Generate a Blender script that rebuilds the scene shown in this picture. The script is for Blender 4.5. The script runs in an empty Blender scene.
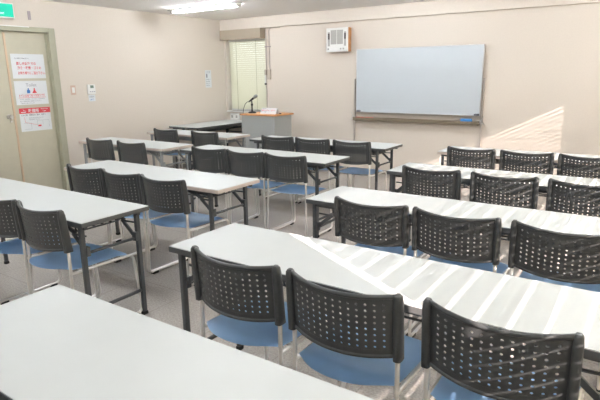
import bpy, bmesh, math, random
from mathutils import Vector, Matrix
random.seed(7)
S = bpy.context.scene
C = S.collection
PI = math.pi

# ---------------------------------------------------------------- materials
def nodes(name):
    m = bpy.data.materials.new(name); m.use_nodes = True
    nt = m.node_tree
    return m, nt, nt.nodes['Principled BSDF']

def mat(name, col, rough=0.5, metal=0.0, noise=0.0, nscale=40.0, bump=0.0, bscale=200.0, spec=0.5, coat=0.0):
    m, nt, b = nodes(name)
    b.inputs['Base Color'].default_value = (*col, 1)
    b.inputs['Roughness'].default_value = rough
    b.inputs['Metallic'].default_value = metal
    b.inputs['Specular IOR Level'].default_value = spec
    b.inputs['Coat Weight'].default_value = coat
    tc = nt.nodes.new('ShaderNodeTexCoord')
    if noise > 0:
        n = nt.nodes.new('ShaderNodeTexNoise'); n.inputs['Scale'].default_value = nscale
        n.inputs['Detail'].default_value = 4
        nt.links.new(tc.outputs['Object'], n.inputs['Vector'])
        r = nt.nodes.new('ShaderNodeValToRGB')
        r.color_ramp.elements[0].color = (*[max(0, c * (1 - noise)) for c in col], 1)
        r.color_ramp.elements[1].color = (*[min(1, c * (1 + noise)) for c in col], 1)
        r.color_ramp.elements[0].position = .3; r.color_ramp.elements[1].position = .7
        nt.links.new(n.outputs['Fac'], r.inputs['Fac'])
        nt.links.new(r.outputs['Color'], b.inputs['Base Color'])
    if bump > 0:
        n2 = nt.nodes.new('ShaderNodeTexNoise'); n2.inputs['Scale'].default_value = bscale
        nt.links.new(tc.outputs['Object'], n2.inputs['Vector'])
        bp = nt.nodes.new('ShaderNodeBump'); bp.inputs['Strength'].default_value = bump
        bp.inputs['Distance'].default_value = .002
        nt.links.new(n2.outputs['Fac'], bp.inputs['Height'])
        nt.links.new(bp.outputs['Normal'], b.inputs['Normal'])
    return m

M = {}
M['wall'] = mat('cream_wallpaper', (.69, .625, .55), .85, noise=.02, nscale=60, bump=.25, bscale=350)
M['ceiling'] = mat('ceiling_board', (.88, .855, .83), .9, noise=.015, nscale=90, bump=.2, bscale=300)
M['trim'] = mat('grey_vinyl_baseboard', (.30, .28, .25), .6, noise=.05, nscale=30)
M['white_paint'] = mat('white_painted_metal', (.80, .80, .77), .45, noise=.02, nscale=20)
M['door'] = mat('olive_beige_door_steel', (.53, .50, .39), .5, noise=.025, nscale=12)
M['frame'] = mat('green_grey_door_frame', (.40, .39, .29), .5, noise=.03, nscale=12)
M['bronze'] = mat('door_edge_strip', (.62, .47, .33), .35, metal=.2, noise=.03)
M['steel'] = mat('brushed_steel', (.62, .61, .58), .3, metal=1, noise=.03, nscale=80)
M['chrome'] = mat('chair_chrome', (.84, .82, .79), .30, metal=.65, noise=.02, nscale=80)
M['laminate'] = mat('white_table_laminate', (.56, .585, .578), .42, noise=.012, nscale=9, spec=.28)
M['edge_dark'] = mat('charcoal_table_edge', (.075, .078, .078), .5, noise=.06, nscale=40)
M['edge_light'] = mat('pale_beige_table_edge', (.60, .52, .46), .5, noise=.04, nscale=40)
M['leg_dark'] = mat('dark_grey_table_steel', (.07, .075, .078), .42, noise=.08, nscale=30)
M['leg_light'] = mat('light_grey_table_steel', (.33, .34, .34), .42, noise=.06, nscale=30)
M['black'] = mat('black_chair_plastic', (.048, .051, .051), .40, noise=.10, nscale=30, bump=.15, bscale=500)
M['glide'] = mat('black_rubber', (.02, .02, .02), .7, noise=.1)
M['blue'] = mat('blue_seat_plastic', (.39, .63, .92), .35, noise=.03, nscale=20, bump=.1, bscale=400)
M['board'] = mat('whiteboard_enamel', (.52, .565, .60), .3, noise=.008, nscale=6, spec=.5)
M['alu'] = mat('aluminium_trim', (.60, .60, .60), .35, metal=.7, noise=.03)
M['tray'] = mat('bronze_pen_tray', (.17, .135, .09), .5, noise=.05)
M['railm'] = mat('brown_grey_rail', (.50, .45, .41), .5, metal=.2, noise=.05)
M['valance'] = mat('taupe_valance_fabric', (.40, .34, .26), .8, noise=.04, nscale=150)
M['slat'] = mat('pale_green_cream_slat', (.74, .74, .62), .5, noise=.01)
nt = M['slat'].node_tree; ms = nt.nodes.new('ShaderNodeMixShader'); ms.inputs['Fac'].default_value = .55
tl_ = nt.nodes.new('ShaderNodeBsdfTranslucent'); tl_.inputs['Color'].default_value = (.86, .84, .74, 1)
nt.links.new(nt.nodes['Principled BSDF'].outputs['BSDF'], ms.inputs[1]); nt.links.new(tl_.outputs['BSDF'], ms.inputs[2])
nt.links.new(ms.outputs['Shader'], nt.nodes['Material Output'].inputs['Surface'])
M['beige_plastic'] = mat('beige_plastic', (.50, .44, .37), .5, noise=.03)
M['white_plastic'] = mat('white_plastic', (.78, .78, .75), .45, noise=.02)
M['grille'] = mat('grey_speaker_cloth', (.42, .41, .38), .8, noise=.15, nscale=300)
M['dark_grille'] = mat('dark_speaker_port', (.10, .09, .085), .7, noise=.1)
M['orange_wood'] = mat('orange_wood_veneer', (.62, .30, .12), .45, noise=.12, nscale=14)
M['lectern_grey'] = mat('grey_lectern_laminate', (.37, .385, .375), .5, noise=.02)
M['paper'] = mat('white_paper', (.72, .75, .77), .6, noise=.01)
M['red_ink'] = mat('red_print', (.70, .07, .09), .6, noise=.02)
M['blue_ink'] = mat('blue_print', (.06, .20, .50), .6, noise=.02)
M['dark_ink'] = mat('dark_print', (.07, .07, .12), .6, noise=.02)
M['grey_ink'] = mat('grey_print', (.33, .34, .38), .6, noise=.02)
M['lcd'] = mat('grey_green_lcd', (.20, .27, .22), .25, noise=.02)
M['plate'] = mat('mauve_grey_plate', (.36, .31, .32), .5, noise=.04)
M['salmon'] = mat('salmon_switch_plastic', (.62, .45, .36), .45, noise=.02)
M['blue_eraser'] = mat('bright_blue_foam', (.08, .33, .80), .7, noise=.03)
M['pen_red'] = mat('red_marker_plastic', (.75, .12, .07), .4, noise=.02)
M['pen_dark'] = mat('dark_magnet', (.04, .045, .06), .4, noise=.02)
M['mic'] = mat('black_microphone_metal', (.03, .03, .032), .35, metal=.4, noise=.1)
M['mic_mesh'] = mat('steel_microphone_mesh', (.30, .31, .31), .4, metal=.8, noise=.2, nscale=400)

# carpet tiles laid in half metre squares, seams slightly darker
m, nt, b = nodes('grey_carpet_tiles')
tc = nt.nodes.new('ShaderNodeTexCoord')
br = nt.nodes.new('ShaderNodeTexBrick')
br.offset = 0.0; br.inputs['Scale'].default_value = 1.0
br.inputs['Brick Width'].default_value = .5; br.inputs['Row Height'].default_value = .5
br.inputs['Mortar Size'].default_value = .004; br.inputs['Mortar Smooth'].default_value = .3
br.inputs['Color1'].default_value = (.41, .38, .345, 1); br.inputs['Color2'].default_value = (.425, .395, .36, 1)
br.inputs['Mortar'].default_value = (.34, .315, .285, 1)
nt.links.new(tc.outputs['Object'], br.inputs['Vector'])
nz = nt.nodes.new('ShaderNodeTexNoise'); nz.inputs['Scale'].default_value = 90; nz.inputs['Detail'].default_value = 6
nt.links.new(tc.outputs['Object'], nz.inputs['Vector'])
mr = nt.nodes.new('ShaderNodeMapRange'); mr.inputs['From Min'].default_value = .3; mr.inputs['From Max'].default_value = .7
mr.inputs['To Min'].default_value = .78; mr.inputs['To Max'].default_value = 1.2
nt.links.new(nz.outputs['Fac'], mr.inputs['Value'])
mx = nt.nodes.new('ShaderNodeMix'); mx.data_type = 'RGBA'; mx.blend_type = 'MULTIPLY'; mx.inputs['Factor'].default_value = 1
nt.links.new(br.outputs['Color'], mx.inputs['A']); nt.links.new(mr.outputs['Result'], mx.inputs['B'])
nt.links.new(mx.outputs['Result'], b.inputs['Base Color'])
b.inputs['Roughness'].default_value = .95; b.inputs['Specular IOR Level'].default_value = .15
bu = nt.nodes.new('ShaderNodeBump'); bu.inputs['Strength'].default_value = .5; bu.inputs['Distance'].default_value = .004
nt.links.new(nz.outputs['Fac'], bu.inputs['Height']); nt.links.new(bu.outputs['Normal'], b.inputs['Normal'])
M['carpet'] = m

# window pane: clear architectural glass
m, nt, b = nodes('clear_window_glass')
out = nt.nodes['Material Output']
tr = nt.nodes.new('ShaderNodeBsdfTransparent'); tr.inputs['Color'].default_value = (.95, .97, .96, 1)
gl = nt.nodes.new('ShaderNodeBsdfGlossy'); gl.inputs['Roughness'].default_value = .02
fr = nt.nodes.new('ShaderNodeFresnel'); fr.inputs['IOR'].default_value = 1.45
ms = nt.nodes.new('ShaderNodeMixShader')
nt.links.new(fr.outputs['Fac'], ms.inputs['Fac']); nt.links.new(tr.outputs['BSDF'], ms.inputs[1]); nt.links.new(gl.outputs['BSDF'], ms.inputs[2])
nt.links.new(ms.outputs['Shader'], out.inputs['Surface'])
M['glass'] = m

def emit(name, col, strength, base=(.8, .8, .8)):
    m, nt, b = nodes(name)
    b.inputs['Base Color'].default_value = (*base, 1)
    b.inputs['Emission Color'].default_value = (*col, 1)
    b.inputs['Emission Strength'].default_value = strength
    return m
M['tube'] = emit('lit_fluorescent_tube', (.90, .94, 1.0), 64.0)
M['exit'] = emit('backlit_green_sign', (.0, .42, .26), .55, (.0, .30, .20))
M['exit_txt'] = emit('backlit_white_lettering', (.75, .95, .75), .8)

# ---------------------------------------------------------------- mesh helpers
class MB:
    def __init__(self, origin=(0, 0, 0)):
        self.bm = bmesh.new(); self.o = Vector(origin)
    def _v(self, p): return self.bm.verts.new(Vector(p) - self.o)
    def box(self, a, b, bevel=0.0, seg=2):
        x0, y0, z0 = [min(a[i], b[i]) for i in range(3)]; x1, y1, z1 = [max(a[i], b[i]) for i in range(3)]
        vs = [self._v(p) for p in ((x0,y0,z0),(x1,y0,z0),(x1,y1,z0),(x0,y1,z0),(x0,y0,z1),(x1,y0,z1),(x1,y1,z1),(x0,y1,z1))]
        fs = [self.bm.faces.new([vs[i] for i in q]) for q in ((3,2,1,0),(4,5,6,7),(0,1,5,4),(1,2,6,5),(2,3,7,6),(3,0,4,7))]
        if bevel > 0:
            es = {e for f in fs for e in f.edges}
            bmesh.ops.bevel(self.bm, geom=list(es), offset=bevel, segments=seg, affect='EDGES', profile=.5)
        return self
    def bar(self, p, q, w, d=None, up=(0, 0, 1)):
        """rectangular bar from p to q"""
        d = d or w; p, q = Vector(p), Vector(q); t = (q - p).normalized(); u = Vector(up)
        if abs(t.dot(u)) > .99: u = Vector((0, 1, 0))
        s = t.cross(u).normalized(); u = s.cross(t)
        r = []
        for c in (p, q):
            r.append([self._v(c + s * a * w / 2 + u * bb * d / 2) for a, bb in ((-1,-1),(1,-1),(1,1),(-1,1))])
        for i in range(4):
            self.bm.faces.new((r[0][i], r[0][(i+1) % 4], r[1][(i+1) % 4], r[1][i]))
        self.bm.faces.new(r[0][::-1]); self.bm.faces.new(r[1])
        return self
    def tube(self, pts, r, n=8, closed=False, fillet=0.0, fs=4):
        pts = [Vector(p) for p in pts]
        if fillet > 0: pts = round_path(pts, fillet, fs, closed)
        L = len(pts); rings = []
        prev = None
        for i, p in enumerate(pts):
            if closed: t = (pts[(i+1) % L] - pts[i-1]).normalized()
            else: t = (pts[min(i+1, L-1)] - pts[max(i-1, 0)]).normalized()
            if prev is None:
                u = Vector((0, 0, 1)) if abs(t.z) < .9 else Vector((1, 0, 0))
            else: u = prev
            s = t.cross(u).normalized(); u = s.cross(t).normalized(); prev = u
            rr = r[i] if isinstance(r, (list, tuple)) else r
            rings.append([self._v(p + (s * math.cos(2*PI*k/n) + u * math.sin(2*PI*k/n)) * rr) for k in range(n)])
        for i in range(L if closed else L - 1):
            a, b_ = rings[i], rings[(i+1) % L]
            for k in range(n):
                f = self.bm.faces.new((a[k], b_[k], b_[(k+1) % n], a[(k+1) % n])); f.smooth = True
        if not closed:
            self.bm.faces.new(rings[0]); self.bm.faces.new(rings[-1][::-1])
        return self
    def poly(self, pts, thick, nrm):
        """extruded flat outline"""
        n = Vector(nrm) * thick
        a = [self._v(p) for p in pts]; b_ = [self._v(Vector(p) + n) for p in pts]
        self.bm.faces.new(a[::-1]); self.bm.faces.new(b_)
        for i in range(len(a)):
            j = (i + 1) % len(a); self.bm.faces.new((a[i], a[j], b_[j], b_[i]))
        return self
    def build(self, name, material, parent=None, smooth=False):
        bmesh.ops.recalc_face_normals(self.bm, faces=self.bm.faces)
        me = bpy.data.meshes.new(name); self.bm.to_mesh(me); self.bm.free()
        if smooth:
            for f in me.polygons: f.use_smooth = True
        me.materials.append(material)
        o = bpy.data.objects.new(name, me); C.objects.link(o)
        if parent: o.parent = parent
        else: o.location = self.o
        return o

def round_path(pts, rad, seg, closed):
    out = []; L = len(pts)
    for i, p in enumerate(pts):
        if not closed and i in (0, L-1): out.append(p); continue
        a = pts[i-1] - p; c = pts[(i+1) % L] - p
        r = min(rad, a.length * .45, c.length * .45)
        A = p + a.normalized() * r; B = p + c.normalized() * r
        for k in range(seg + 1):
            t = k / seg
            out.append(A * (1-t)**2 + p * 2*t*(1-t) + B * t*t)
    return out

def empty(name, loc, label, cat, group=None, rz=0):
    o = bpy.data.objects.new(name, None); C.objects.link(o)
    o.location = loc; o.rotation_euler = (0, 0, rz); o.empty_display_size = .1
    return tag(o, label, cat, group)
def tag(o, label, cat, group=None):
    o['label'] = label; o['category'] = cat
    if group: o['group'] = group
    return o
def struct(o):
    o['kind'] = 'structure'; return o
def copy_tree(o, parent=None):
    c = o.copy(); C.objects.link(c)
    if parent: c.parent = parent
    for ch in [x for x in list(C.objects) if x.parent == o]: copy_tree(ch, c)
    return c
def text(body, size, loc, rot, material, parent, name, align='LEFT', thick=.0004, sx=1.0, bold=0.0):
    cu = bpy.data.curves.new(name, 'FONT'); cu.body = body; cu.size = size; cu.align_x = align
    cu.extrude = thick; cu.offset = bold
    t = bpy.data.objects.new('tmp', cu); C.objects.link(t)
    dg = bpy.context.evaluated_depsgraph_get()
    me = bpy.data.meshes.new_from_object(t.evaluated_get(dg))
    bpy.data.objects.remove(t)
    me.transform(Matrix.Diagonal((sx, 1, 1, 1)))
    me.materials.clear(); me.materials.append(material)
    o = bpy.data.objects.new(name, me); C.objects.link(o)
    o.parent = parent; o.location = Vector(loc) - parent.location; o.rotation_euler = rot
    return o
ROT_LEFT = (PI/2, 0, PI/2)      # lettering on the left wall, read from the room
ROT_FRONT = (PI/2, 0, 0)        # lettering on the front wall

# ---------------------------------------------------------------- the room
XL, XR, YF, YB, ZC = -6.27, 1.20, 6.97, -2.40, 2.365
T = .16
struct(MB((-2.5, 2.3, 0)).box((XL-T, YB-T, -.12), (XR+T, YF+T, 0)).build('floor', M['carpet']))
struct(MB((-2.5, 2.3, ZC)).box((XL-T, YB-T, ZC), (XR+T, YF+T, ZC+.15)).build('ceiling', M['ceiling']))
# left wall with the door opening
DY0, DY1, DZ = 2.36, 3.80, 2.00
w = MB((XL, 2.3, 0))
w.box((XL-T, YB-T, 0), (XL, DY0, ZC)).box((XL-T, DY1, 0), (XL, YF+T, ZC)).box((XL-T, DY0, DZ), (XL, DY1, ZC))
struct(w.build('wall_left', M['wall']))
# front wall with the small window on the left
WX0, WX1, WZ0, WZ1 = -6.225, -5.375, .86, 2.05
w = MB((-2.5, YF, 0))
w.box((XL, YF, 0), (WX0, YF+T, ZC)).box((WX1, YF, 0), (XR, YF+T, ZC)).box((WX0, YF, 0), (WX1, YF+T, WZ0)).box((WX0, YF, WZ1), (WX1, YF+T, ZC))
struct(w.build('wall_front', M['wall']))
struct(MB((-2.5, YB, 0)).box((XL, YB-T, 0), (XR, YB, ZC)).build('wall_back', M['wall']))
# right wall with the long sunlit window
VY0, VY1, VZ0, VZ1 = .405, 5.80, .80, 2.22
w = MB((XR, 2.3, 0))
w.box((XR, YB-T, 0), (XR+T, VY0, ZC)).box((XR, VY1, 0), (XR+T, YF+T, ZC)).box((XR, VY0, 0), (XR+T, VY1, VZ0)).box((XR, VY0, VZ1), (XR+T, VY1, ZC))
struct(w.build('wall_right', M['wall']))
# ceiling beam along the front wall
struct(MB((-2.5, 6.93, 2.28)).box((XL, 6.89, 2.195), (XR, YF, ZC)).build('trim_1', M['wall']))
# baseboards
struct(MB((XL, 5.4, 0)).box((XL, 3.88, 0), (XL+.01, YF, .06)).box((XL, YB, 0), (XL+.01, 2.28, .06)).build('baseboard_left', M['trim']))
struct(MB((-2.5, YF, 0)).box((XL+.01, YF-.01, 0), (XR-.01, YF, .06)).build('baseboard_front', M['trim']))
struct(MB((XR, 2.3, 0)).box((XR-.01, YB, 0), (XR, YF, .06)).build('baseboard_right', M['trim']))

# windows (frame + panes)
def window(name, org, axis, a0, a1, z0, z1, d0, d1, mulls):
    f = MB(org); g = MB(org); t = .035
    def bx(mb, p0, p1, q0, q1, e0, e1):
        if axis == 'y': mb.box((e0, p0, q0), (e1, p1, q1))
        else: mb.box((p0, e0, q0), (p1, e1, q1))
    bx(f, a0, a1, z0, z0+t, d0, d1); bx(f, a0, a1, z1-t, z1, d0, d1)
    bx(f, a0, a0+t, z0+t, z1-t, d0, d1); bx(f, a1-t, a1, z0+t, z1-t, d0, d1)
    for mpos in mulls: bx(f, mpos-.02, mpos+.02, z0+t, z1-t, d0, d1)
    dm = (d0 + d1) / 2
    bx(g, a0+t, a1-t, z0+t, z1-t, dm-.003, dm+.003)
    fo = struct(f.build(name, M['alu']))
    go = g.build('window_pane', M['glass'], fo)
    return fo
window('window_1', (-5.8, YF+.12, .86), 'x', WX0, WX1, WZ0, WZ1, YF+.10, YF+.14, [])
window('window_2', (XR+.12, 3.1, .8), 'y', VY0, VY1, VZ0, VZ1, XR+.11, XR+.15, [2.30, 4.07])
struct(MB((-5.8, YF, .85)).box((WX0-.01, YF-.04, .835), (WX1+.01, YF+.10, .86), .003).build('trim_2', M['white_paint']))
struct(MB((XR, 3.1, .79)).box((XR-.04, VY0-.02, .775), (XR+.11, VY1+.02, .80), .003).build('trim_3', M['white_paint']))

# blinds: a head rail, slats, cords and bottom rail
def blind_x(x0, x1, y, z0, z1, org):
    """blind of the front window; slats nearly closed"""
    s = MB(org); p = .034; n = int((z1 - z0) / p)
    for i in range(n):
        z = z1 - (i + .5) * p
        s.bar((x0, y, z), (x1, y, z), .0012, .0355, up=(0, .45, 1))
    return s
def blind_y(y0, y1, x, z0, z1, org, ang, wid, gaps=(), skew=False, jit=1.6):
    s = MB(org); p = .05; n = int((z1 - z0) / p)
    for i in range(n):
        z = z1 - (i + .5) * p
        a = math.radians(gaps[i] if i in gaps else ang + random.uniform(-jit, jit))
        # inner edge lower than the outer edge
        ys = y0 - .045 * max(0, min(1, (1.60 - z) / .12)) if skew else y0   # hangs a little crooked
        s.bar((x, ys, z), (x, y1, z), .0008, wid, up=(math.cos(a), 0, math.sin(a)))
    return s
def window_blind(loc, kind, label, slats, y0=0, y1=0, x=0, zt=0, zb=0):
    r = empty('window_blind', loc, label, 'blind')
    slats.build('blind_slats', M['slat'], r)
    h = MB(loc); c = MB(loc); bt = MB(loc)
    if kind == 'y':
        h.box((x-.02, y0, zt), (x+.02, y1, zt+.035), .003); bt.box((x-.012, y0, zb-.02), (x+.012, y1, zb-.004), .002)
        for yy in (y0+.15, (y0+y1)/2, y1-.15): c.bar((x-.022, yy, zb-.01), (x-.022, yy, zt+.01), .003)
    else:
        h.box((y0, x-.018, zt), (y1, x+.018, zt+.03), .003); bt.box((y0, x-.01, zb-.016), (y1, x+.01, zb-.003), .002)
        for xx in (y0+.16, y1-.2): c.bar((xx, x-.014, zb-.01), (xx, x-.014, zt+.01), .004)
    h.build('head_rail', M['white_paint'], r); c.build('ladder_cord', M['frame'], r); bt.build('bottom_rail', M['white_paint'], r)
    return r
window_blind((-5.78, YF+.03, .88), 'x', 'pale green cream slatted blind hanging in the small window beside the front left corner',
             blind_x(-6.17, -5.385, YF+.03, .885, 2.01, (-5.78, YF+.03, .88)), -6.17, -5.385, YF+.03, 2.015, .885)
BX = XR + .055
A = (BX, 5.37, .82); window_blind(A, 'y', 'closed slatted blind on the long right-hand window, nearest the whiteboard wall',
             blind_y(4.97, 5.77, BX, .84, 2.17, A, 79.5, .051, {2: 74, 9: 76, 14: 75, 16: 75}, jit=4.5), 4.97, 5.77, BX, 2.172, .84)
A = (BX, 3.64, .82); window_blind(A, 'y', 'slatted blind on the long right-hand window, middle of the three',
             blind_y(2.33, 4.95, BX, .84, 2.17, A, 75, .051, {}), 2.33, 4.95, BX, 2.172, .84)
A = (BX, 1.43, .82); window_blind(A, 'y', 'slatted blind on the long right-hand window, farthest from the whiteboard wall',
             blind_y(.530, 2.31, BX, .84, 2.17, A, 81, .051, {}, True, .9), .530, 2.31, BX, 2.172, .84)

# valance above the small window
o = MB((-5.83, YF, 2.02)); o.box((-6.235, YF-.135, 2.03), (-5.368, YF-.125, 2.19), .002).box((-6.235, YF-.125, 2.03), (-6.225, YF, 2.19)).box((-5.378, YF-.125, 2.03), (-5.368, YF, 2.19)).box((-6.225, YF-.125, 2.18), (-5.378, YF, 2.19))
tag(o.build('blind_valance', M['valance']), 'taupe box valance over the small blind in the front left corner', 'valance')

# ---------------------------------------------------------------- door
d = MB((XL, 3.1, 0)); fx0, fx1 = XL - .10, XL + .018
d.box((fx0, DY1-.012, 0), (fx1, DY1+.07, DZ+.045), .004).box((fx0, DY0-.07, 0), (fx1, DY0+.012, DZ+.045), .004).box((fx0, DY0+.012, DZ-.012), (fx1, DY1-.012, DZ+.045), .004)
d.box((XL-.085, DY1-.035, 0), (XL-.045, DY1-.012, DZ-.012)).box((XL-.085, DY0+.012, 0), (XL-.045, DY0+.035, DZ-.012))
dr = struct(d.build('door_1', M['frame']))
o = MB((XL, 3.1, 0)).box((XL-.085, 3.272, .005), (XL-.045, DY1-.036, DZ-.014), .002).build('door_leaf', M['door'], dr); o['label'] = 'narrow right-hand leaf with three notices'
lf = MB((XL, 3.1, 0)).box((XL-.085, DY0+.036, .005), (XL-.045, 3.266, DZ-.014), .002).build('door_leaf', M['door'], dr); lf['label'] = 'wide left-hand leaf with the knob'
MB((XL, 3.1, 0)).box((XL-.045, 3.258, .02), (XL-.036, 3.282, DZ-.03), .002).build('meeting_strip', M['bronze'], dr)
MB((XL, 3.1, 0)).box((fx1-.001, DY0-.07, DZ+.036), (fx1+.008, 3.55, DZ+.046)).build('head_strip', M['white_paint'], dr)
k = MB((XL, 3.1, 0)); kx = XL - .045
k.tube([(kx, 3.205, 1.01), (kx+.008, 3.205, 1.01)], .030, 16).tube([(kx, 3.205, 1.01), (kx+.03, 3.205, 1.01), (kx+.036, 3.205, 1.01), (kx+.05, 3.205, 1.01), (kx+.06, 3.205, 1.01), (kx+.064, 3.205, 1.01)], [.012, .012, .022, .027, .023, .012], 14)
k.build('door_knob', M['steel'], lf)
MB((XL, 3.1, 0)).tube([(kx, 3.225, .955), (kx+.006, 3.225, .955)], .013, 12).build('keyhole_plate', M['steel'], lf)

# notices on the door (each a sheet of paper taped up)
PX = XL - .0445
def sheet(y0, y1, z0, z1, label, name='door_notice', shear=0):
    org = (PX, (y0+y1)/2, z0)
    o = MB(org).box((PX, y0, z0), (PX+.001, y1, z1)).build(name, M['paper'])
    o.location = org
    return tag(o, label, 'notice', 'notices on the door')
F = PX + .0013
n1 = sheet(3.315, 3.722, 1.45, 1.735, 'white landscape notice in large red lettering, topmost of three on the door')
text('貸し会議室のご利用にあたって', .0145, (F, 3.36, 1.678), ROT_LEFT, M['dark_ink'], n1, 'small_heading', sx=.85)
text('貸し会議室での', .038, (F, 3.37, 1.61), ROT_LEFT, M['red_ink'], n1, 'red_lettering', sx=.92, bold=.0006)
text('飲食・喫煙・ゴミの', .038, (F, 3.38, 1.56), ROT_LEFT, M['red_ink'], n1, 'red_lettering', sx=.86, bold=.0006)
text('お持ち帰りにご協力下さい。', .038, (F, 3.38, 1.50), ROT_LEFT, M['red_ink'], n1, 'red_lettering', sx=.72, bold=.0006)
n2 = sheet(3.313, 3.717, 1.14, 1.422, 'white toilet notice with blue and red figures, middle of three on the door')
text('Toilet', .055, (F, 3.52, 1.355), ROT_LEFT, M['grey_ink'], n2, 'heading', 'CENTER')
def figure(y, z, s, skirt, material):
    o = n2.location; g = MB(o)
    if skirt: pts = [(-.9,0),(.9,0),(.28,.95),(.3,1.25),(-.3,1.25),(-.28,.95)]
    else: pts = [(-.5,0),(.5,0),(.62,.7),(.42,1.25),(-.42,1.25),(-.62,.7)]
    g.poly([(F-.0003, y+a*s, z+b_*s) for a, b_ in pts], .0006, (1, 0, 0))
    g.poly([(F-.0003, y+math.cos(q*PI/6)*.26*s, z+1.52*s+math.sin(q*PI/6)*.26*s) for q in range(12)], .0006, (1, 0, 0))
    g.build('figure_pictogram', material, n2)
figure(3.478, 1.275, .034, False, M['blue_ink']); figure(3.552, 1.275, .034, True, M['red_ink'])
text('トイレは出て右つき当りです', .034, (F, 3.515, 1.237), ROT_LEFT, M['red_ink'], n2, 'red_lettering', 'CENTER', sx=.74, bold=.0005)
MB(n2.location).box((F-.0003, 3.35, 1.222), (F+.0003, 3.69, 1.226)).build('red_rule', M['red_ink'], n2)
for i, t_ in enumerate(('お手洗いは共用部にございます。ご利用の際は', '他のご利用者様のご迷惑にならないよう', 'ご協力をお願いいたします。')):
    text(t_, .0165, (F, 3.36, 1.20-.024*i), ROT_LEFT, M['grey_ink'], n2, 'small_lettering', sx=.9)
n3 = sheet(3.33, 3.722, .82, 1.10, 'white floor-plan notice with red smoking-area banner, lowest of three on the door')
MB(n3.location).box((F-.0004, 3.33, 1.035), (F+.0002, 3.722, 1.10)).build('red_banner', M['red_ink'], n3)
text('喫煙所', .050, (F+.0008, 3.51, 1.047), ROT_LEFT, M['paper'], n3, 'banner_lettering', 'CENTER', sx=.9, bold=.0008)
text('SMOKING AREA', .015, (F+.0008, 3.600, 1.078), ROT_LEFT, M['paper'], n3, 'banner_lettering', sx=.85)
text('1F 屋外', .015, (F+.0008, 3.62, 1.050), ROT_LEFT, M['paper'], n3, 'banner_lettering')
g = MB(n3.location); g.box((F+.0003, 3.35, 1.048), (F+.0012, 3.41, 1.056))
g.tube([(F+.001, 3.412, 1.062), (F+.001, 3.398, 1.072), (F+.001, 3.388, 1.068), (F+.001, 3.378, 1.086)], .0022, 6)
g.build('cigarette_pictogram', M['paper'], n3)
text('ビル１階　喫煙所のご案内　屋外へ', .021, (F, 3.35, 1.008), ROT_LEFT, M['dark_ink'], n3, 'dark_lettering', sx=.92)
g = MB(n3.location)
def ln(mb, y0, z0, y1, z1, t=.0022): mb.bar((F+.0002, y0, z0), (F+.0002, y1, z1), t, .0005, up=(1, 0, 0))
for a in (((3.37,.92),(3.46,.92)),((3.46,.92),(3.46,.845)),((3.54,.945),(3.54,.87)),((3.54,.945),(3.69,.945)),((3.69,.945),(3.69,.86)),((3.61,.945),(3.61,.89)),((3.54,.87),(3.60,.87)),((3.37,.845),(3.46,.845))):
    ln(g, *a[0], *a[1])
g.build('plan_lines', M['grey_ink'], n3)
g = MB(n3.location); ln(g, 3.385, .995, 3.39, .93, .003); ln(g, 3.39, .93, 3.54, .89, .003); g.box((F-.0003, 3.545, .872), (F+.0006, 3.585, .89))
g.build('route_line', M['red_ink'], n3)
text('喫煙所は屋外に設置されております', .013, (F, 3.44, .975), ROT_LEFT, M['grey_ink'], n3, 'small_lettering', sx=.9)
text('所定の場所をご利用下さい', .013, (F, 3.44, .955), ROT_LEFT, M['grey_ink'], n3, 'small_lettering', sx=.9)

# exit sign
e = empty('exit_sign', (XL+.03, 3.19, 2.12), 'backlit green exit sign above the door', 'sign')
ol = e.location
MB(ol).box((XL, 2.985, 2.118), (XL+.062, 3.375, 2.285), .006).build('sign_housing', M['white_plastic'], e)
MB(ol).box((XL+.062, 3.0, 2.132), (XL+.066, 3.362, 2.272), .001).build('green_panel', M['exit'], e)
text('非常口', .050, (XL+.0665, 3.11, 2.19), ROT_LEFT, M['exit_txt'], e, 'sign_lettering', 'CENTER')
text('EXIT', .026, (XL+.0665, 3.232, 2.160), ROT_LEFT, M['exit_txt'], e, 'sign_lettering', 'CENTER')
o = MB((XL, 3.58, 2.12)).box((XL, 3.563, 2.125), (XL+.006, 3.598, 2.223), .001).build('wall_plate', M['plate'])
tag(o, 'small mauve grey plate high on the wall beside the green sign', 'plate')
e = empty('light_switch', (XL, 4.04, 1.236), 'salmon beige light switch on the wall right of the door', 'switch')
MB(e.location).box((XL, 4.006, 1.236), (XL+.008, 4.076, 1.356), .002).build('switch_plate', M['salmon'], e)
MB(e.location).box((XL+.008, 4.022, 1.262), (XL+.013, 4.060, 1.330), .002).build('rocker', M['white_plastic'], e)
e = empty('air_conditioner_remote', (XL, 4.30, 1.232), 'white wall controller with grey display, right of the light switch', 'controller')
MB(e.location).box((XL, 4.245, 1.235), (XL+.018, 4.362, 1.362), .004).build('controller_body', M['white_plastic'], e)
MB(e.location).box((XL+.018, 4.285, 1.315), (XL+.0195, 4.335, 1.35)).build('display', M['lcd'], e)
g = MB(e.location); [g.box((XL+.018, 4.275+.03*i, 1.262), (XL+.0205, 4.293+.03*i, 1.274), .001) for i in range(3)]
g.build('button_row', M['grey_ink'], e)
org = (XL, 4.31, 1.14)
o = MB(org).box((XL, 4.255, 1.142), (XL+.0015, 4.358, 1.228)).build('controller_note', M['paper'])
tag(o, 'small white note taped below the wall controller', 'notice')
text('冷暖房', .026, (XL+.0018, 4.305, 1.19), ROT_LEFT, M['grey_ink'], o, 'note_lettering', 'CENTER')
text('28℃', .026, (XL+.0018, 4.305, 1.155), ROT_LEFT, M['blue_ink'], o, 'note_lettering', 'CENTER')
org = (XL, 6.545, 1.26)
o = MB(org).box((XL, 6.475, 1.262), (XL+.0015, 6.62, 1.545)).build('wall_notice', M['paper'])
tag(o, 'narrow white notice on the left wall near the front corner', 'notice')
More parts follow.
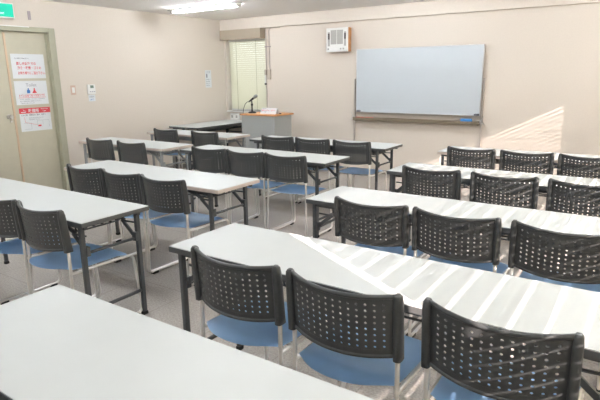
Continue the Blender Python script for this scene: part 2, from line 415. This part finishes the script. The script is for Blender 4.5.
text('ご注意', .036, (XL+.0018, 6.545, 1.50), ROT_LEFT, M['grey_ink'], o, 'notice_lettering', 'CENTER')
g = MB(org); g.box((XL+.0014, 6.505, 1.425), (XL+.002, 6.525, 1.485)); g.build('dark_mark', M['dark_ink'], o)
for i, t_ in enumerate(('室内は禁煙です', '消灯の確認を', 'お願いします', '戸締り確認')):
    text(t_, .0175, (XL+.0018, 6.49, 1.39-.033*i), ROT_LEFT, M['grey_ink'], o, 'notice_lettering', sx=.9)

# ---------------------------------------------------------------- front wall fittings
WB = (-2.77, 6.93, .80)
e = empty('whiteboard', WB, 'large white wall-mounted whiteboard with bronze pen tray', 'whiteboard')
bx0, bx1, bz0, bz1, by = -3.66, -1.855, .905, 1.80, 6.90
MB(WB).box((bx0+.008, by-.004, bz0+.008), (bx1-.008, by+.008, bz1-.008)).build('writing_surface', M['board'], e)
g = MB(WB)
for a, b_ in (((bx0, by-.008, bz0), (bx1, by+.012, bz0+.010)), ((bx0, by-.008, bz1-.010), (bx1, by+.012, bz1)), ((bx0, by-.008, bz0), (bx0+.010, by+.012, bz1)), ((bx1-.010, by-.008, bz0), (bx1, by+.012, bz1))):
    g.box(a, b_, .002)
g.build('board_frame', M['alu'], e)
g = MB(WB); g.box((-3.685, 6.855, .79), (-1.862, 6.945, .802), .002).box((-3.685, 6.85, .79), (-1.862, 6.86, .835), .003).box((-3.685, 6.94, .79), (-1.862, 6.95, .835), .002)
g.build('pen_tray', M['tray'], e)
for xx, zz in ((-3.705, 1.385), (-1.845, 1.385)):
    g = MB(WB); g.box((xx-.008, 6.93, .45), (xx+.008, YF, zz), .002)
    g.build('slide_rail', M['railm'], e)
    s = -1 if xx < -3 else 1
    g = MB(WB); g.box((xx-.016, 6.915, .80), (xx+.016, 6.95, .86), .003).bar((xx+s*.008, 6.92, .84), (xx+s*.05, 6.90, .79), .010).bar((xx+s*.008, 6.92, .84), (xx+s*.035, 6.91, .91), .009)
    g.build('rail_clamp', M['steel'], e)
def small(name, a, b_, material, label, cat, bev=.003, grp=None):
    org = ((a[0]+b_[0])/2, (a[1]+b_[1])/2, min(a[2], b_[2]))
    return tag(MB(org).box(a, b_, bev).build(name, material), label, cat, grp)
e = empty('board_eraser', (-2.03, 6.90, .802), 'bright blue eraser on the right end of the pen tray', 'eraser')
MB(e.location).box((-2.10, 6.87, .817), (-1.955, 6.925, .865), .008).build('eraser_grip', M['blue_eraser'], e)
MB(e.location).box((-2.097, 6.873, .802), (-1.958, 6.922, .817), .002).build('eraser_felt', M['grille'], e)
for x0, x1, lab in ((-3.66, -3.53, 'red marker pen on the tray under the whiteboard, nearest its left end'), (-3.50, -3.37, 'red marker pen on the tray, second from the left end')):
    e = empty('marker_pen', ((x0+x1)/2, 6.89, .802), lab, 'marker', 'marker pens on the tray')
    MB(e.location).tube([(x0, 6.888, .828), (x0+.004, 6.888, .828), (x1-.045, 6.888, .828)], .010, 10).box((x0+.01, 6.88, .802), (x1-.05, 6.896, .82)).build('pen_barrel', M['pen_red'], e)
    MB(e.location).tube([(x1-.045, 6.888, .828), (x1, 6.888, .828)], .0112, 10).build('pen_cap', M['pen_red'], e)
for x0, z0, lab in ((-3.635, .915, 'small dark magnet clip at the lower left corner of the whiteboard'), (-1.925, .912, 'small dark magnet clip at the lower right corner of the whiteboard')):
    e = empty('magnet_clip', (x0+.02, 6.885, z0), lab, 'magnet', 'magnet clips on the board')
    MB(e.location).box((x0-.005, 6.876, z0), (x0+.06, 6.896, z0+.018), .004).build('clip_body', M['pen_dark'], e)
    MB(e.location).box((x0+.01, 6.873, z0+.019), (x0+.055, 6.894, z0+.030), .003).build('clip_grip', M['grey_ink'], e)

# wall speaker
SP = (-4.01, YF, 1.77)
e = empty('wall_speaker', SP, 'white fronted speaker with orange wooden sides high on the front wall', 'speaker')
sx0, sx1, sz0, sz1, sy = -4.135, -3.775, 1.775, 2.108, 6.86
MB(SP).box((sx0, sy, sz0), (sx1, 6.945, sz1), .002).build('cabinet', M['orange_wood'], e)
MB(SP).box((sx0-.002, sy-.018, sz0-.002), (sx1+.000, sy, sz1+.002), .004).build('front_panel', M['white_plastic'], e)
g = MB(SP); g.box((sx0+.075, sy-.021, sz0+.105), (sx0+.172, sy-.017, sz1-.03)).box((sx0+.182, sy-.021, sz0+.105), (sx0+.28, sy-.017, sz1-.03))
g.build('speaker_grille', M['grille'], e)
for xx in (sx0+.026, sx1-.062):
    MB(SP).box((xx, sy-.021, sz0+.08), (xx+.034, sy-.0175, sz1-.055), .001).build('side_port', M['grille'], e)
    MB(SP).box((xx+.002, sy-.024, sz0+.175), (xx+.032, sy-.021, sz1-.075), .001).build('dark_port', M['dark_grille'], e)
for xx in (sx0+.035, sx1-.115, sx1-.07): MB(SP).tube([(xx, sy-.018, sz0+.04), (xx, sy-.028, sz0+.04)], .012, 12).build('control_knob', M['grille'], e)
MB(SP).box((sx0+.05, 6.945, 1.82), (sx1-.05, YF, 2.08)).build('mounting_plate', M['steel'], e)
MB(SP).box((sx0-.045, 6.90, 1.80), (sx0-.003, YF, 1.90), .006).build('volume_box', M['grille'], e)

# conduits + intercom box beside the blind
cd = MB((-5.32, YF, 1.3))
cd.tube([(-5.345, YF-.012, 2.19), (-5.345, YF-.012, 1.55)], .006, 8)
cd.tube([(-5.285, YF-.012, 1.55), (-5.285, YF-.012, 2.155), (-5.255, YF-.012, 2.185), (-5.06, YF-.012, 2.188)], .006, 8, fillet=.03)
o = cd.build('cable_conduit', M['railm']); tag(o, 'thin beige cable conduits running up the wall beside the valance', 'conduit')
MB((-5.32, YF, 1.3)).box((-5.372, YF-.022, 1.895), (-5.258, YF, 1.907), .002).build('conduit_clamp', M['plate'], o)
e = empty('intercom', (-5.31, YF, 1.34), 'beige intercom handset on the wall right of the small blind', 'intercom')
MB(e.location).box((-5.325, YF-.035, 1.385), (-5.262, YF, 1.545), .005).build('wall_box', M['beige_plastic'], e)
MB(e.location).box((-5.368, YF-.05, 1.455), (-5.332, YF-.012, 1.54), .005).build('bracket', M['beige_plastic'], e)
MB(e.location).box((-5.372, YF-.045, 1.325), (-5.345, YF-.02, 1.455), .005).build('handset', M['white_plastic'], e)
MB(e.location).box((-5.374, YF-.047, 1.300), (-5.343, YF-.018, 1.325), .005).build('mouthpiece', M['glide'], e)
o = MB((-5.36, YF, .5)).tube([(-5.358, YF-.03, 1.30), (-5.352, YF-.012, 1.22), (-5.350, YF-.012, .95), (-5.35, YF-.012, .30)], .0045, 6).build('hanging_cable', M['railm'])
tag(o, 'thin beige cable hanging from the intercom down to the floor', 'cable')
e = empty('wall_socket', (-6.07, YF, .70), 'white wall socket box below the small blind', 'socket')
MB(e.location).box((-6.165, YF-.03, .70), (-5.965, YF, .815), .004).build('socket_box', M['white_plastic'], e)
for xx in (-6.12, -6.02): MB(e.location).box((xx-.02, YF-.034, .735), (xx+.02, YF-.029, .78), .002).build('outlet', M['grille'], e)

# ---------------------------------------------------------------- lectern with microphone and card
LC = (-4.80, 6.19, 0)
e = empty('lectern', LC, 'grey lectern with orange wooden top in front of the whiteboard wall', 'lectern')
lx0, lx1, ly0, ly1, lz = -5.10, -4.49, 5.99, 6.42, .90
for a, b_, nm in (((lx0, ly0, 0), (lx1, ly0+.02, lz-.022), 'front_panel'), ((lx0, ly0+.02, 0), (lx0+.02, ly1, lz-.022), 'side_panel'), ((lx1-.02, ly0+.02, 0), (lx1, ly1, lz-.022), 'side_panel')):
    MB(LC).box(a, b_, .001).build(nm, M['lectern_grey'], e)
MB(LC).box((lx0+.02, ly0+.02, .45), (lx1-.02, ly1-.02, .468)).build('shelf', M['lectern_grey'], e)
MB(LC).box((lx0-.02, ly0-.02, lz-.022), (lx1+.03, ly1+.02, lz), .004).build('top_board', M['orange_wood'], e)
MI = (-5.03, 6.16, lz)
e = empty('microphone', MI, 'black microphone on a short desk stand on the lectern', 'microphone')
MB(MI).tube([(-5.03, 6.16, lz), (-5.03, 6.16, lz+.012), (-5.03, 6.16, lz+.022), (-5.03, 6.16, lz+.026)], [.062, .06, .045, .012], 20).build('stand_base', M['mic'], e)
MB(MI).tube([(-5.03, 6.16, lz+.02), (-5.03, 6.16, lz+.175), (-5.045, 6.15, lz+.19)], [.011, .009, .009], 10).tube([(-5.03, 6.16, lz+.11), (-5.03, 6.16, lz+.14)], .017, 10).build('stand_pole', M['mic'], e)
a, b_ = Vector((-5.085, 6.155, lz+.165)), Vector((-4.905, 6.13, lz+.265)); dd = b_ - a
mo = MB(MI).tube([a, a+dd*.1, a+dd*.62, a+dd*.66], [.008, .012, .017, .015], 12).build('microphone_body', M['mic'], e)
MB(MI).tube([a+dd*.64, a+dd*.70, a+dd*.86, a+dd*.96, b_], [.016, .024, .026, .02, .008], 12).build('microphone_head', M['mic_mesh'], mo)
MB(MI).tube([a, a+Vector((-.03, 0, .0)), a+Vector((-.06, -.02, -.035)), (-5.155, 6.10, lz+.04), (-5.155, 6.08, lz-.15), (-5.16, 6.06, lz-.5), (-5.17, 6.0, .05), (-5.2, 5.9, .012)], .0045, 6, fillet=.05).build('microphone_cable', M['mic'], e)
CDl = (-4.70, 6.14, lz)
e = empty('lectern_card', CDl, 'white laminated card with faint print standing tilted on the lectern', 'card')
g = MB(CDl); y0, y1 = 6.12, 6.155
g.poly([(-4.85, y0, lz), (-4.565, y0, lz), (-4.545, y1, lz+.085), (-4.83, y1, lz+.085)], .002, (0, .86, -.5))
g.poly([(-4.85, y1+.05, lz), (-4.565, y1+.05, lz), (-4.545, y1+.001, lz+.084), (-4.83, y1+.001, lz+.084)], .002, (0, -.86, -.5))
g.build('folded_card', M['paper'], e)
tl = math.atan2(.085, .035)
text('ご使用後の', .016, (-4.825, 6.1455, lz+.068), (tl, 0, 0), M['grey_ink'], e, 'card_lettering')
text('電源の切り忘れにご注意下さい', .020, (-4.83, 6.135, lz+.042), (tl, 0, 0), M['red_ink'], e, 'card_lettering', sx=.92)
text('マイク・照明', .016, (-4.835, 6.1265, lz+.021), (tl, 0, 0), M['grey_ink'], e, 'card_lettering')
small('card_clip', (-4.535, 6.17, lz), (-4.505, 6.19, lz+.014), M['pen_dark'], 'small dark clip beside the card on the lectern', 'clip')

# ---------------------------------------------------------------- tables
def make_table(W, D, top_edge, leg, label, group, H=.70, inset=.062):
    r = empty('folding_table', (0, 0, 0), label, 'table', group)
    hx, th = W/2, .028
    MB().box((-hx+.003, .003, H-.003), (hx-.003, D-.003, H)).build('table_top', M['laminate'], r)
    MB().box((-hx, 0, H-th), (hx, D, H-.0031), .002).build('table_edge', top_edge, r)
    f = MB()
    for y in (.05, D-.05): f.bar((-hx+.04, y, H-th-.012), (hx-.04, y, H-th-.012), .02, .024)
    f.build('under_frame', leg, r)
    for s in (-1, 1):
        x = s * (hx - inset)
        for y in (.03, D-.055):
            g = MB(); g.box((x-.012, y-.010, .012), (x+.012, y+.018, H-th-.001), .004)
            lg = g.build('leg', leg, r)
            MB().box((x-.015, y-.013, 0), (x+.015, y+.021, .022), .004).build('leg_foot', M['glide'], lg)
        for z, rr in ((.165, .011), (.507, .009)):
            MB().tube([(x, .045, z), (x, D-.055, z)], rr, 8).build('stretcher', leg, r)
        for y in (.055, D-.07):
            g = MB(); g.bar((x-s*.006, y, .515), (x-s*.115, y, .605), .010, .022).bar((x-s*.105, y+.012, .60), (x-s*.215, y+.012, H-th-.03), .010, .022)
            g.bar((x-s*.01, y+.012, .60), (x-s*.12, y, .60), .006, .010)
            g.box((x-.018, y-.012, .49), (x+.018, y+.012, .545), .003)
            g.build('folding_brace', leg, r)
    g = MB(); z = .615
    for i in range(6): g.tube([(-hx+.16, .075+i*.056, z), (hx-.16, .075+i*.056, z)], .0045, 6)
    for xx in (-hx+.16, -hx*.33, hx*.33, hx-.16):
        g.tube([(xx, .06, H-th-.012), (xx, .068, z-.004), (xx, .36, z-.004), (xx, .368, H-th-.012)], .005, 6, fillet=.02)
    g.build('wire_shelf', leg, r)
    return r

D = .455
proto = {}
def table(kind, xl, y, W, label, group, D=D, inset=.062):
    key = (kind, W, D, inset)
    e1, lg = {'dark': (M['edge_dark'], M['leg_dark']), 'pale': (M['edge_light'], M['leg_dark']), 'grey': (M['edge_light'], M['leg_light'])}[kind]
    if key not in proto:
        t = make_table(W, D, e1, lg, label, group, inset=inset); proto[key] = t
    else:
        t = copy_tree(proto[key]); t['label'] = label; t['group'] = group
    t.location = (xl + W/2, y, 0)
    return t
gR, gL, gF = 'folding tables in the right-hand block', 'folding tables in the middle block', 'folding tables by the left wall'
table('dark', -1.775, .52, 1.8, 'white folding table nearest the camera, cut off at the bottom left', gR, .478)
table('dark', -1.765, 1.526, 1.8, 'white folding table crossed by a bright diagonal sun line', gR, inset=.047)
table('dark', -1.735, 2.623, 1.8, 'white folding table striped by blind shadows, second table behind the sun-line table', gR, inset=.047)
table('dark', -1.715, 3.769, 1.8, 'white folding table, second from the front wall in the right-hand block', gR, inset=.047)
table('pale', -1.730, 4.978, 1.8, 'sunlit white folding table closest to the whiteboard wall on the right', gR, inset=.047)
table('dark', -4.245, 1.535, 1.8, 'white folding table with charcoal edge at the left, its right end frame fully in view', gL)
table('pale', -4.18, 2.522, 1.8, 'white folding table with pale beige edge, right after the door on the left', gL, inset=.105)
table('dark', -4.115, 3.808, 1.8, 'white folding table in the middle block, second from the lectern', gL, inset=.105)
table('dark', -4.045, 4.881, 1.8, 'white folding table directly in front of the lectern and whiteboard', gL, inset=.105)
table('grey', -5.80, 3.736, 1.5, 'white folding table by the left wall, the nearer of the two with pale edges', gF)
table('grey', -5.87, 4.84, 1.5, 'white folding table by the left wall, just before the side table', gF)
# side table against the left wall
st = make_table(1.34, .62, M['edge_dark'], M['leg_dark'], 'long side table without chairs against the left wall beside the lectern', None)
st.name = 'side_table'; st.rotation_euler = (0, 0, PI/2); st.location = (-5.625, 6.26, 0)

# ---------------------------------------------------------------- chairs
def back_surface(u, z, off=0.0):
    """u in -1..1 across; bulges away from the sitter and leans back"""
    y = -.058 * (1 - abs(u)**2.1) - (z - .785) * .08 + off
    return Vector((u * .204, y, z))
def make_chair():
    r = empty('chair', (0, 0, 0), 'chair', 'chair')
    z0, z1 = .553, .768
    # perforated panel: grid cells, each with an octagonal hole right through
    bm = bmesh.new()
    nc, nr_ = 13, 8; mu, mz0, mz1 = .11, .024, .016
    us = [-1 + mu + (2 - 2*mu) * i / nc for i in range(nc + 1)]
    def top(u): return z1 - .012 * (1 - u*u)
    def bot(u): return z0 - .014 * (1 - u*u)
    def P(u, v, off): 
        z = bot(u) + (top(u) - bot(u)) * v
        return back_surface(u, z, off)
    v0, v1 = mz0 / (z1 - z0), 1 - mz1 / (z1 - z0)
    vs_ = [v0 + (v1 - v0) * j / nr_ for j in range(nr_ + 1)]
    cache = {}
    def V(u, v, s):
        k_ = (round(u, 5), round(v, 5), s)
        if k_ not in cache: cache[k_] = bm.verts.new(P(u, v, -.002 if s else .002))
        return cache[k_]
    hu, hv = .0230, .0215
    for i in range(nc):
        for j in range(nr_):
            ua, ub, va, vb = us[i], us[i+1], vs_[j], vs_[j+1]; uc, vc = (ua+ub)/2, (va+vb)/2
            outer = [(ua,va),(uc,va),(ub,va),(ub,vc),(ub,vb),(uc,vb),(ua,vb),(ua,vc)]
            inner = [(uc+hu*a, vc+hv*b_) for a, b_ in ((-.72,-.72),(0,-1),(.72,-.72),(1,0),(.72,.72),(0,1),(-.72,.72),(-1,0))]
            for s in (0, 1):
                o_ = [V(*p, s) for p in outer]; n_ = [V(*p, s) for p in inner]
                for k_ in range(8):
                    q = (o_[k_], o_[(k_+1) % 8], n_[(k_+1) % 8], n_[k_])
                    bm.faces.new(q if s == 0 else q[::-1])
            a_ = [V(*p, 0) for p in inner]; c_ = [V(*p, 1) for p in inner]
            for k_ in range(8): bm.faces.new((a_[k_], a_[(k_+1) % 8], c_[(k_+1) % 8], c_[k_]))
    me = bpy.data.meshes.new('backrest'); bm.normal_update(); bm.to_mesh(me); bm.free()
    # solid borders around the perforations (merged into the same part)
    mb = MB(); mb.bm.from_mesh(me); 
    def strip(f, n, thick):
        rows = []
        for i in range(n + 1):
            (ua, va), (ub, vb) = f(i / n)
            rows.append([mb.bm.verts.new(P(ua, va, thick)), mb.bm.verts.new(P(ub, vb, thick)), mb.bm.verts.new(P(ub, vb, -thick)), mb.bm.verts.new(P(ua, va, -thick))])
        for a_, b2 in zip(rows, rows[1:]):
            for k_ in range(4): mb.bm.faces.new((a_[k_], a_[(k_+1) % 4], b2[(k_+1) % 4], b2[k_])).smooth = False
        mb.bm.faces.new(rows[0]); mb.bm.faces.new(rows[-1][::-1])
    strip(lambda t: ((-1+2*t, 0), (-1+2*t, v0+.0005)), 24, .0026)
    strip(lambda t: ((-1+2*t, v1-.0005), (-1+2*t, 1)), 24, .0026)
    strip(lambda t: ((-1, v0+(v1-v0)*t), (-1+mu+.0005, v0+(v1-v0)*t)), 10, .0026)
    strip(lambda t: ((1-mu-.0005, v0+(v1-v0)*t), (1, v0+(v1-v0)*t)), 10, .0026)
    bo = mb.build('backrest', M['black'], r)
    def rim(v, rad, name, sq=1.0):
        g = MB(); n = 24
        pts = [P(-1 + 2*i/n, v, 0) for i in range(n+1)]
        g.tube(pts, rad, 10)
        return g.build(name, M['black'], bo)
    t_ = rim(1.0, .0085, 'top_rim'); rim(0.0, .0075, 'bottom_rim')
    for s in (-1, 1):
        g = MB()
        path = [(s*0.2085, .020, .538), (s*0.2090, .018, .56), (s*0.2095, .010, .66), (s*0.2090, .003, .745), (s*0.2085, .001, .768), (s*0.2075, .000, .777)]
        n = 10; rings = []
        for i, p in enumerate(path):
            k_ = .55 if i == len(path)-1 else (.9 if i == len(path)-2 else 1)
            w_, d_ = .0145*k_, (.024 - .008*i/5)*k_
            rings.append([g.bm.verts.new(Vector(p) + Vector((math.copysign(abs(math.cos(q))**.6, math.cos(q))*w_, math.copysign(abs(math.sin(q))**.6, math.sin(q))*d_, 0))) for q in [2*PI*k2/12 for k2 in range(12)]])
        for a_, b2 in zip(rings, rings[1:]):
            for k_ in range(12): g.bm.faces.new((a_[k_], a_[(k_+1) % 12], b2[(k_+1) % 12], b2[k_])).smooth = True
        g.bm.faces.new(rings[0]); g.bm.faces.new(rings[-1][::-1])
        g.build('back_post', M['black'], r)
        # side frame: rear leg, runner, front leg and seat rail in one bent tube
        x = s * .206; xo = s * .216
        g = MB()
        g.tube([(x, .020, .56), (x, .020, .44), (xo, .004, .020), (xo, .462, .020), (x, .430, .404), (x, .020, .410)], .0092, 8, fillet=.045, fs=4)
        fo = g.build('side_frame', M['chrome'], r)
        for yy in (.060, .405): MB().box((xo-.010, yy-.025, .0), (xo+.010, yy+.025, .022), .004).build('glide', M['glide'], fo)
    for yy in (.11, .37): MB().tube([(-.206, yy, .402), (.206, yy, .402)], .008, 8).build('cross_bar', M['chrome'], r)
    # seat shell
    bm = bmesh.new(); nu, nv = 16, 14; grid = {}
    for i in range(nu + 1):
        for j in range(nv + 1):
            u = -1 + 2*i/nu; v = j/nv
            yr = -.056 + .090 * abs(u)**2.4          # curved rear edge
            yf = .425 - .018 * abs(u)**3
            y = yr + (yf - yr) * v
            x = u * (.207 - .010 * (1-v)**2)
            z = .432 - .014 * (1-u*u) * math.sin(PI*min(1, v*1.1))**.8
            if v > .8: z -= .030 * ((v-.8)/.2)**2
            if v < .22: z += .006 * ((.22-v)/.22)
            z -= .010 * max(0, abs(u)-.82)/.18
            grid[i, j] = bm.verts.new((x, y, z))
    for i in range(nu):
        for j in range(nv):
            bm.faces.new((grid[i,j], grid[i+1,j], grid[i+1,j+1], grid[i,j+1])).smooth = True
    bmesh.ops.solidify(bm, geom=bm.faces[:], thickness=.010)
    bmesh.ops.recalc_face_normals(bm, faces=bm.faces)
    me = bpy.data.meshes.new('seat'); bm.to_mesh(me); bm.free(); me.materials.append(M['blue'])
    for f in me.polygons: f.use_smooth = True
    o = bpy.data.objects.new('seat', me); C.objects.link(o); o.parent = r
    return r
chair0 = make_chair(); used = [False]
def chair(x, y, label, group, rz=0.0):
    if not used[0]: c = chair0; used[0] = True
    else: c = copy_tree(chair0)
    c.location = (x, y, 0); c.rotation_euler = (0, 0, rz)
    c['label'] = label; c['group'] = group
    return c
rows = [
 ('sun-line table', 1.426, [(-1.285, 'left'), (-.806, 'middle'), (-.300, 'right')], 'chairs at the sun-line table'),
 ('shadow-striped table', 2.503, [(-1.233, 'left'), (-.762, 'middle'), (-.272, 'right')], 'chairs at the shadow-striped table'),
 ('second table from whiteboard wall', 3.655, [(-1.312, 'left'), (-.795, 'middle'), (-.295, 'right')], 'chairs at the second right-hand table'),
 ('sunlit table nearest whiteboard wall', 4.858, [(-1.368, 'left'), (-.882, 'middle'), (-.405, 'right')], 'chairs at the front right-hand table'),
 ('', 1.475, [(-3.195, 'black perforated chair with blue seat, cut by the left edge of the photo'), (-2.735, 'black perforated chair with blue seat, beside the near left table end frame')], 'chairs at the near left table'),
 ('table right after door', 2.385, [(-3.67, 'left'), (-3.225, 'middle'), (-2.775, 'right')], 'chairs at the table after the door'),
 ('middle-block table second from lectern', 3.668, [(-3.56, 'left'), (-3.105, 'middle'), (-2.645, 'right')], 'chairs at the second middle table'),
 ('table in front of lectern', 4.781, [(-3.55, 'left'), (-3.075, 'middle'), (-2.585, 'right')], 'chairs at the table before the lectern'),
 ('nearer table by left wall', 3.600, [(-5.20, 'left'), (-4.645, 'right')], 'chairs at the nearer wall-side table'),
 ('farther table by left wall', 4.74, [(-5.372, 'left'), (-4.66, 'right')], 'chairs at the farther wall-side table'),
 ('', .430, [(-1.235, 'dark chair back corner peeking in at the bottom left of the photo')], None),
]
rr = random.Random(3)
for where, y, xs, grp in rows:
    for x, pos in xs:
        lab = ('black chair with blue seat, %s one at the %s' % (pos, where)) if where else pos
        c = chair(x, y + (.02 if x == -.300 else 0), lab, grp or 'chairs', rr.uniform(-.012, .012))
        if grp is None: del c['group']

# ---------------------------------------------------------------- ceiling lights
L0 = None
k_ = 0
names = {(-5.3, 5.4): 'lit ceiling light near the left front corner, the one in view'}
for yy in (5.4, 2.8, .2):
    for xx in (-5.20, -2.68, -.12):
        lab = 'fluorescent ceiling light, %s row from the whiteboard wall, %s' % ({5.4: 'first', 2.8: 'second', .2: 'third'}[yy], {-5.20: 'by the left wall', -2.68: 'in the middle', -.12: 'on the right'}[xx])
        if L0 is None:
            L0 = empty('ceiling_light', (0, 0, 0), lab, 'light', 'ceiling lights')
            MB().box((-.65, -.045, -.020), (.65, .045, 0), .006).build('housing', M['white_paint'], L0)
            g = MB(); g.tube([(-.55, 0, -.038), (.60, 0, -.038)], .016, 12)
            g.build('fluorescent_tube', M['tube'], L0)
            g = MB(); g.box((-.595, -.045, -.052), (-.55, .045, -.02), .003); g.build('lamp_holder', M['white_paint'], L0)
            g = MB(); g.box((.60, -.045, -.052), (.63, .045, -.02), .003); g.build('lamp_holder', M['white_paint'], L0)
            c = L0
        else: c = copy_tree(L0)
        c['label'] = lab; c.location = (xx, yy, ZC)

# ---------------------------------------------------------------- daylight
sd = bpy.data.lights.new('sun', 'SUN'); sd.energy = 19.0; sd.angle = math.radians(.25); sd.color = (1.0, .80, .76)
so = bpy.data.objects.new('sun', sd); C.objects.link(so)
dirv = Vector((-1, .557, -.50)).normalized()
so.rotation_euler = dirv.to_track_quat('-Z', 'Y').to_euler(); so.location = (6, -2, 5)
wd = bpy.data.worlds.new('sky'); S.world = wd; wd.use_nodes = True
bg = wd.node_tree.nodes['Background']
wt = wd.node_tree
tcw = wt.nodes.new('ShaderNodeTexCoord'); sp = wt.nodes.new('ShaderNodeSeparateXYZ'); rp = wt.nodes.new('ShaderNodeValToRGB')
mrw = wt.nodes.new('ShaderNodeMapRange'); mrw.inputs['From Min'].default_value = -1; mrw.inputs['From Max'].default_value = 1
wt.links.new(tcw.outputs['Generated'], sp.inputs['Vector']); wt.links.new(sp.outputs['Z'], mrw.inputs['Value'])
wt.links.new(mrw.outputs['Result'], rp.inputs['Fac']); wt.links.new(rp.outputs['Color'], bg.inputs['Color'])
e0, e1 = rp.color_ramp.elements; e0.position = .48; e0.color = (.42, .40, .37, 1); e1.position = 1; e1.color = (.50, .66, .95, 1)
e2 = rp.color_ramp.elements.new(.52); e2.color = (.95, .97, 1, 1)
bg.inputs['Strength'].default_value = 2.6

# ---------------------------------------------------------------- camera
f_px, yaw, pitch, roll, h = 518.1, -.59598, .23714, -.01266, 1.4529
fw = Vector((math.sin(yaw)*math.cos(pitch), math.cos(yaw)*math.cos(pitch), -math.sin(pitch)))
rt = Vector((math.cos(yaw), -math.sin(yaw), 0)); up = rt.cross(fw)
r2 = rt*math.cos(roll) + up*math.sin(roll); u2 = -rt*math.sin(roll) + up*math.cos(roll)
mw = Matrix(((r2.x, u2.x, -fw.x, 0), (r2.y, u2.y, -fw.y, 0), (r2.z, u2.z, -fw.z, h), (0, 0, 0, 1)))
cdta = bpy.data.cameras.new('camera'); cam = bpy.data.objects.new('camera', cdta); C.objects.link(cam)
cam.matrix_world = mw
cdta.sensor_fit = 'HORIZONTAL'; cdta.sensor_width = 36; cdta.lens = f_px / 600 * 36; cdta.clip_start = .02
S.camera = cam
S.view_settings.view_transform = 'Standard'; S.view_settings.look = 'None'; S.view_settings.gamma = 1
S.view_settings.use_curve_mapping = False; S.view_settings.exposure = 0.88
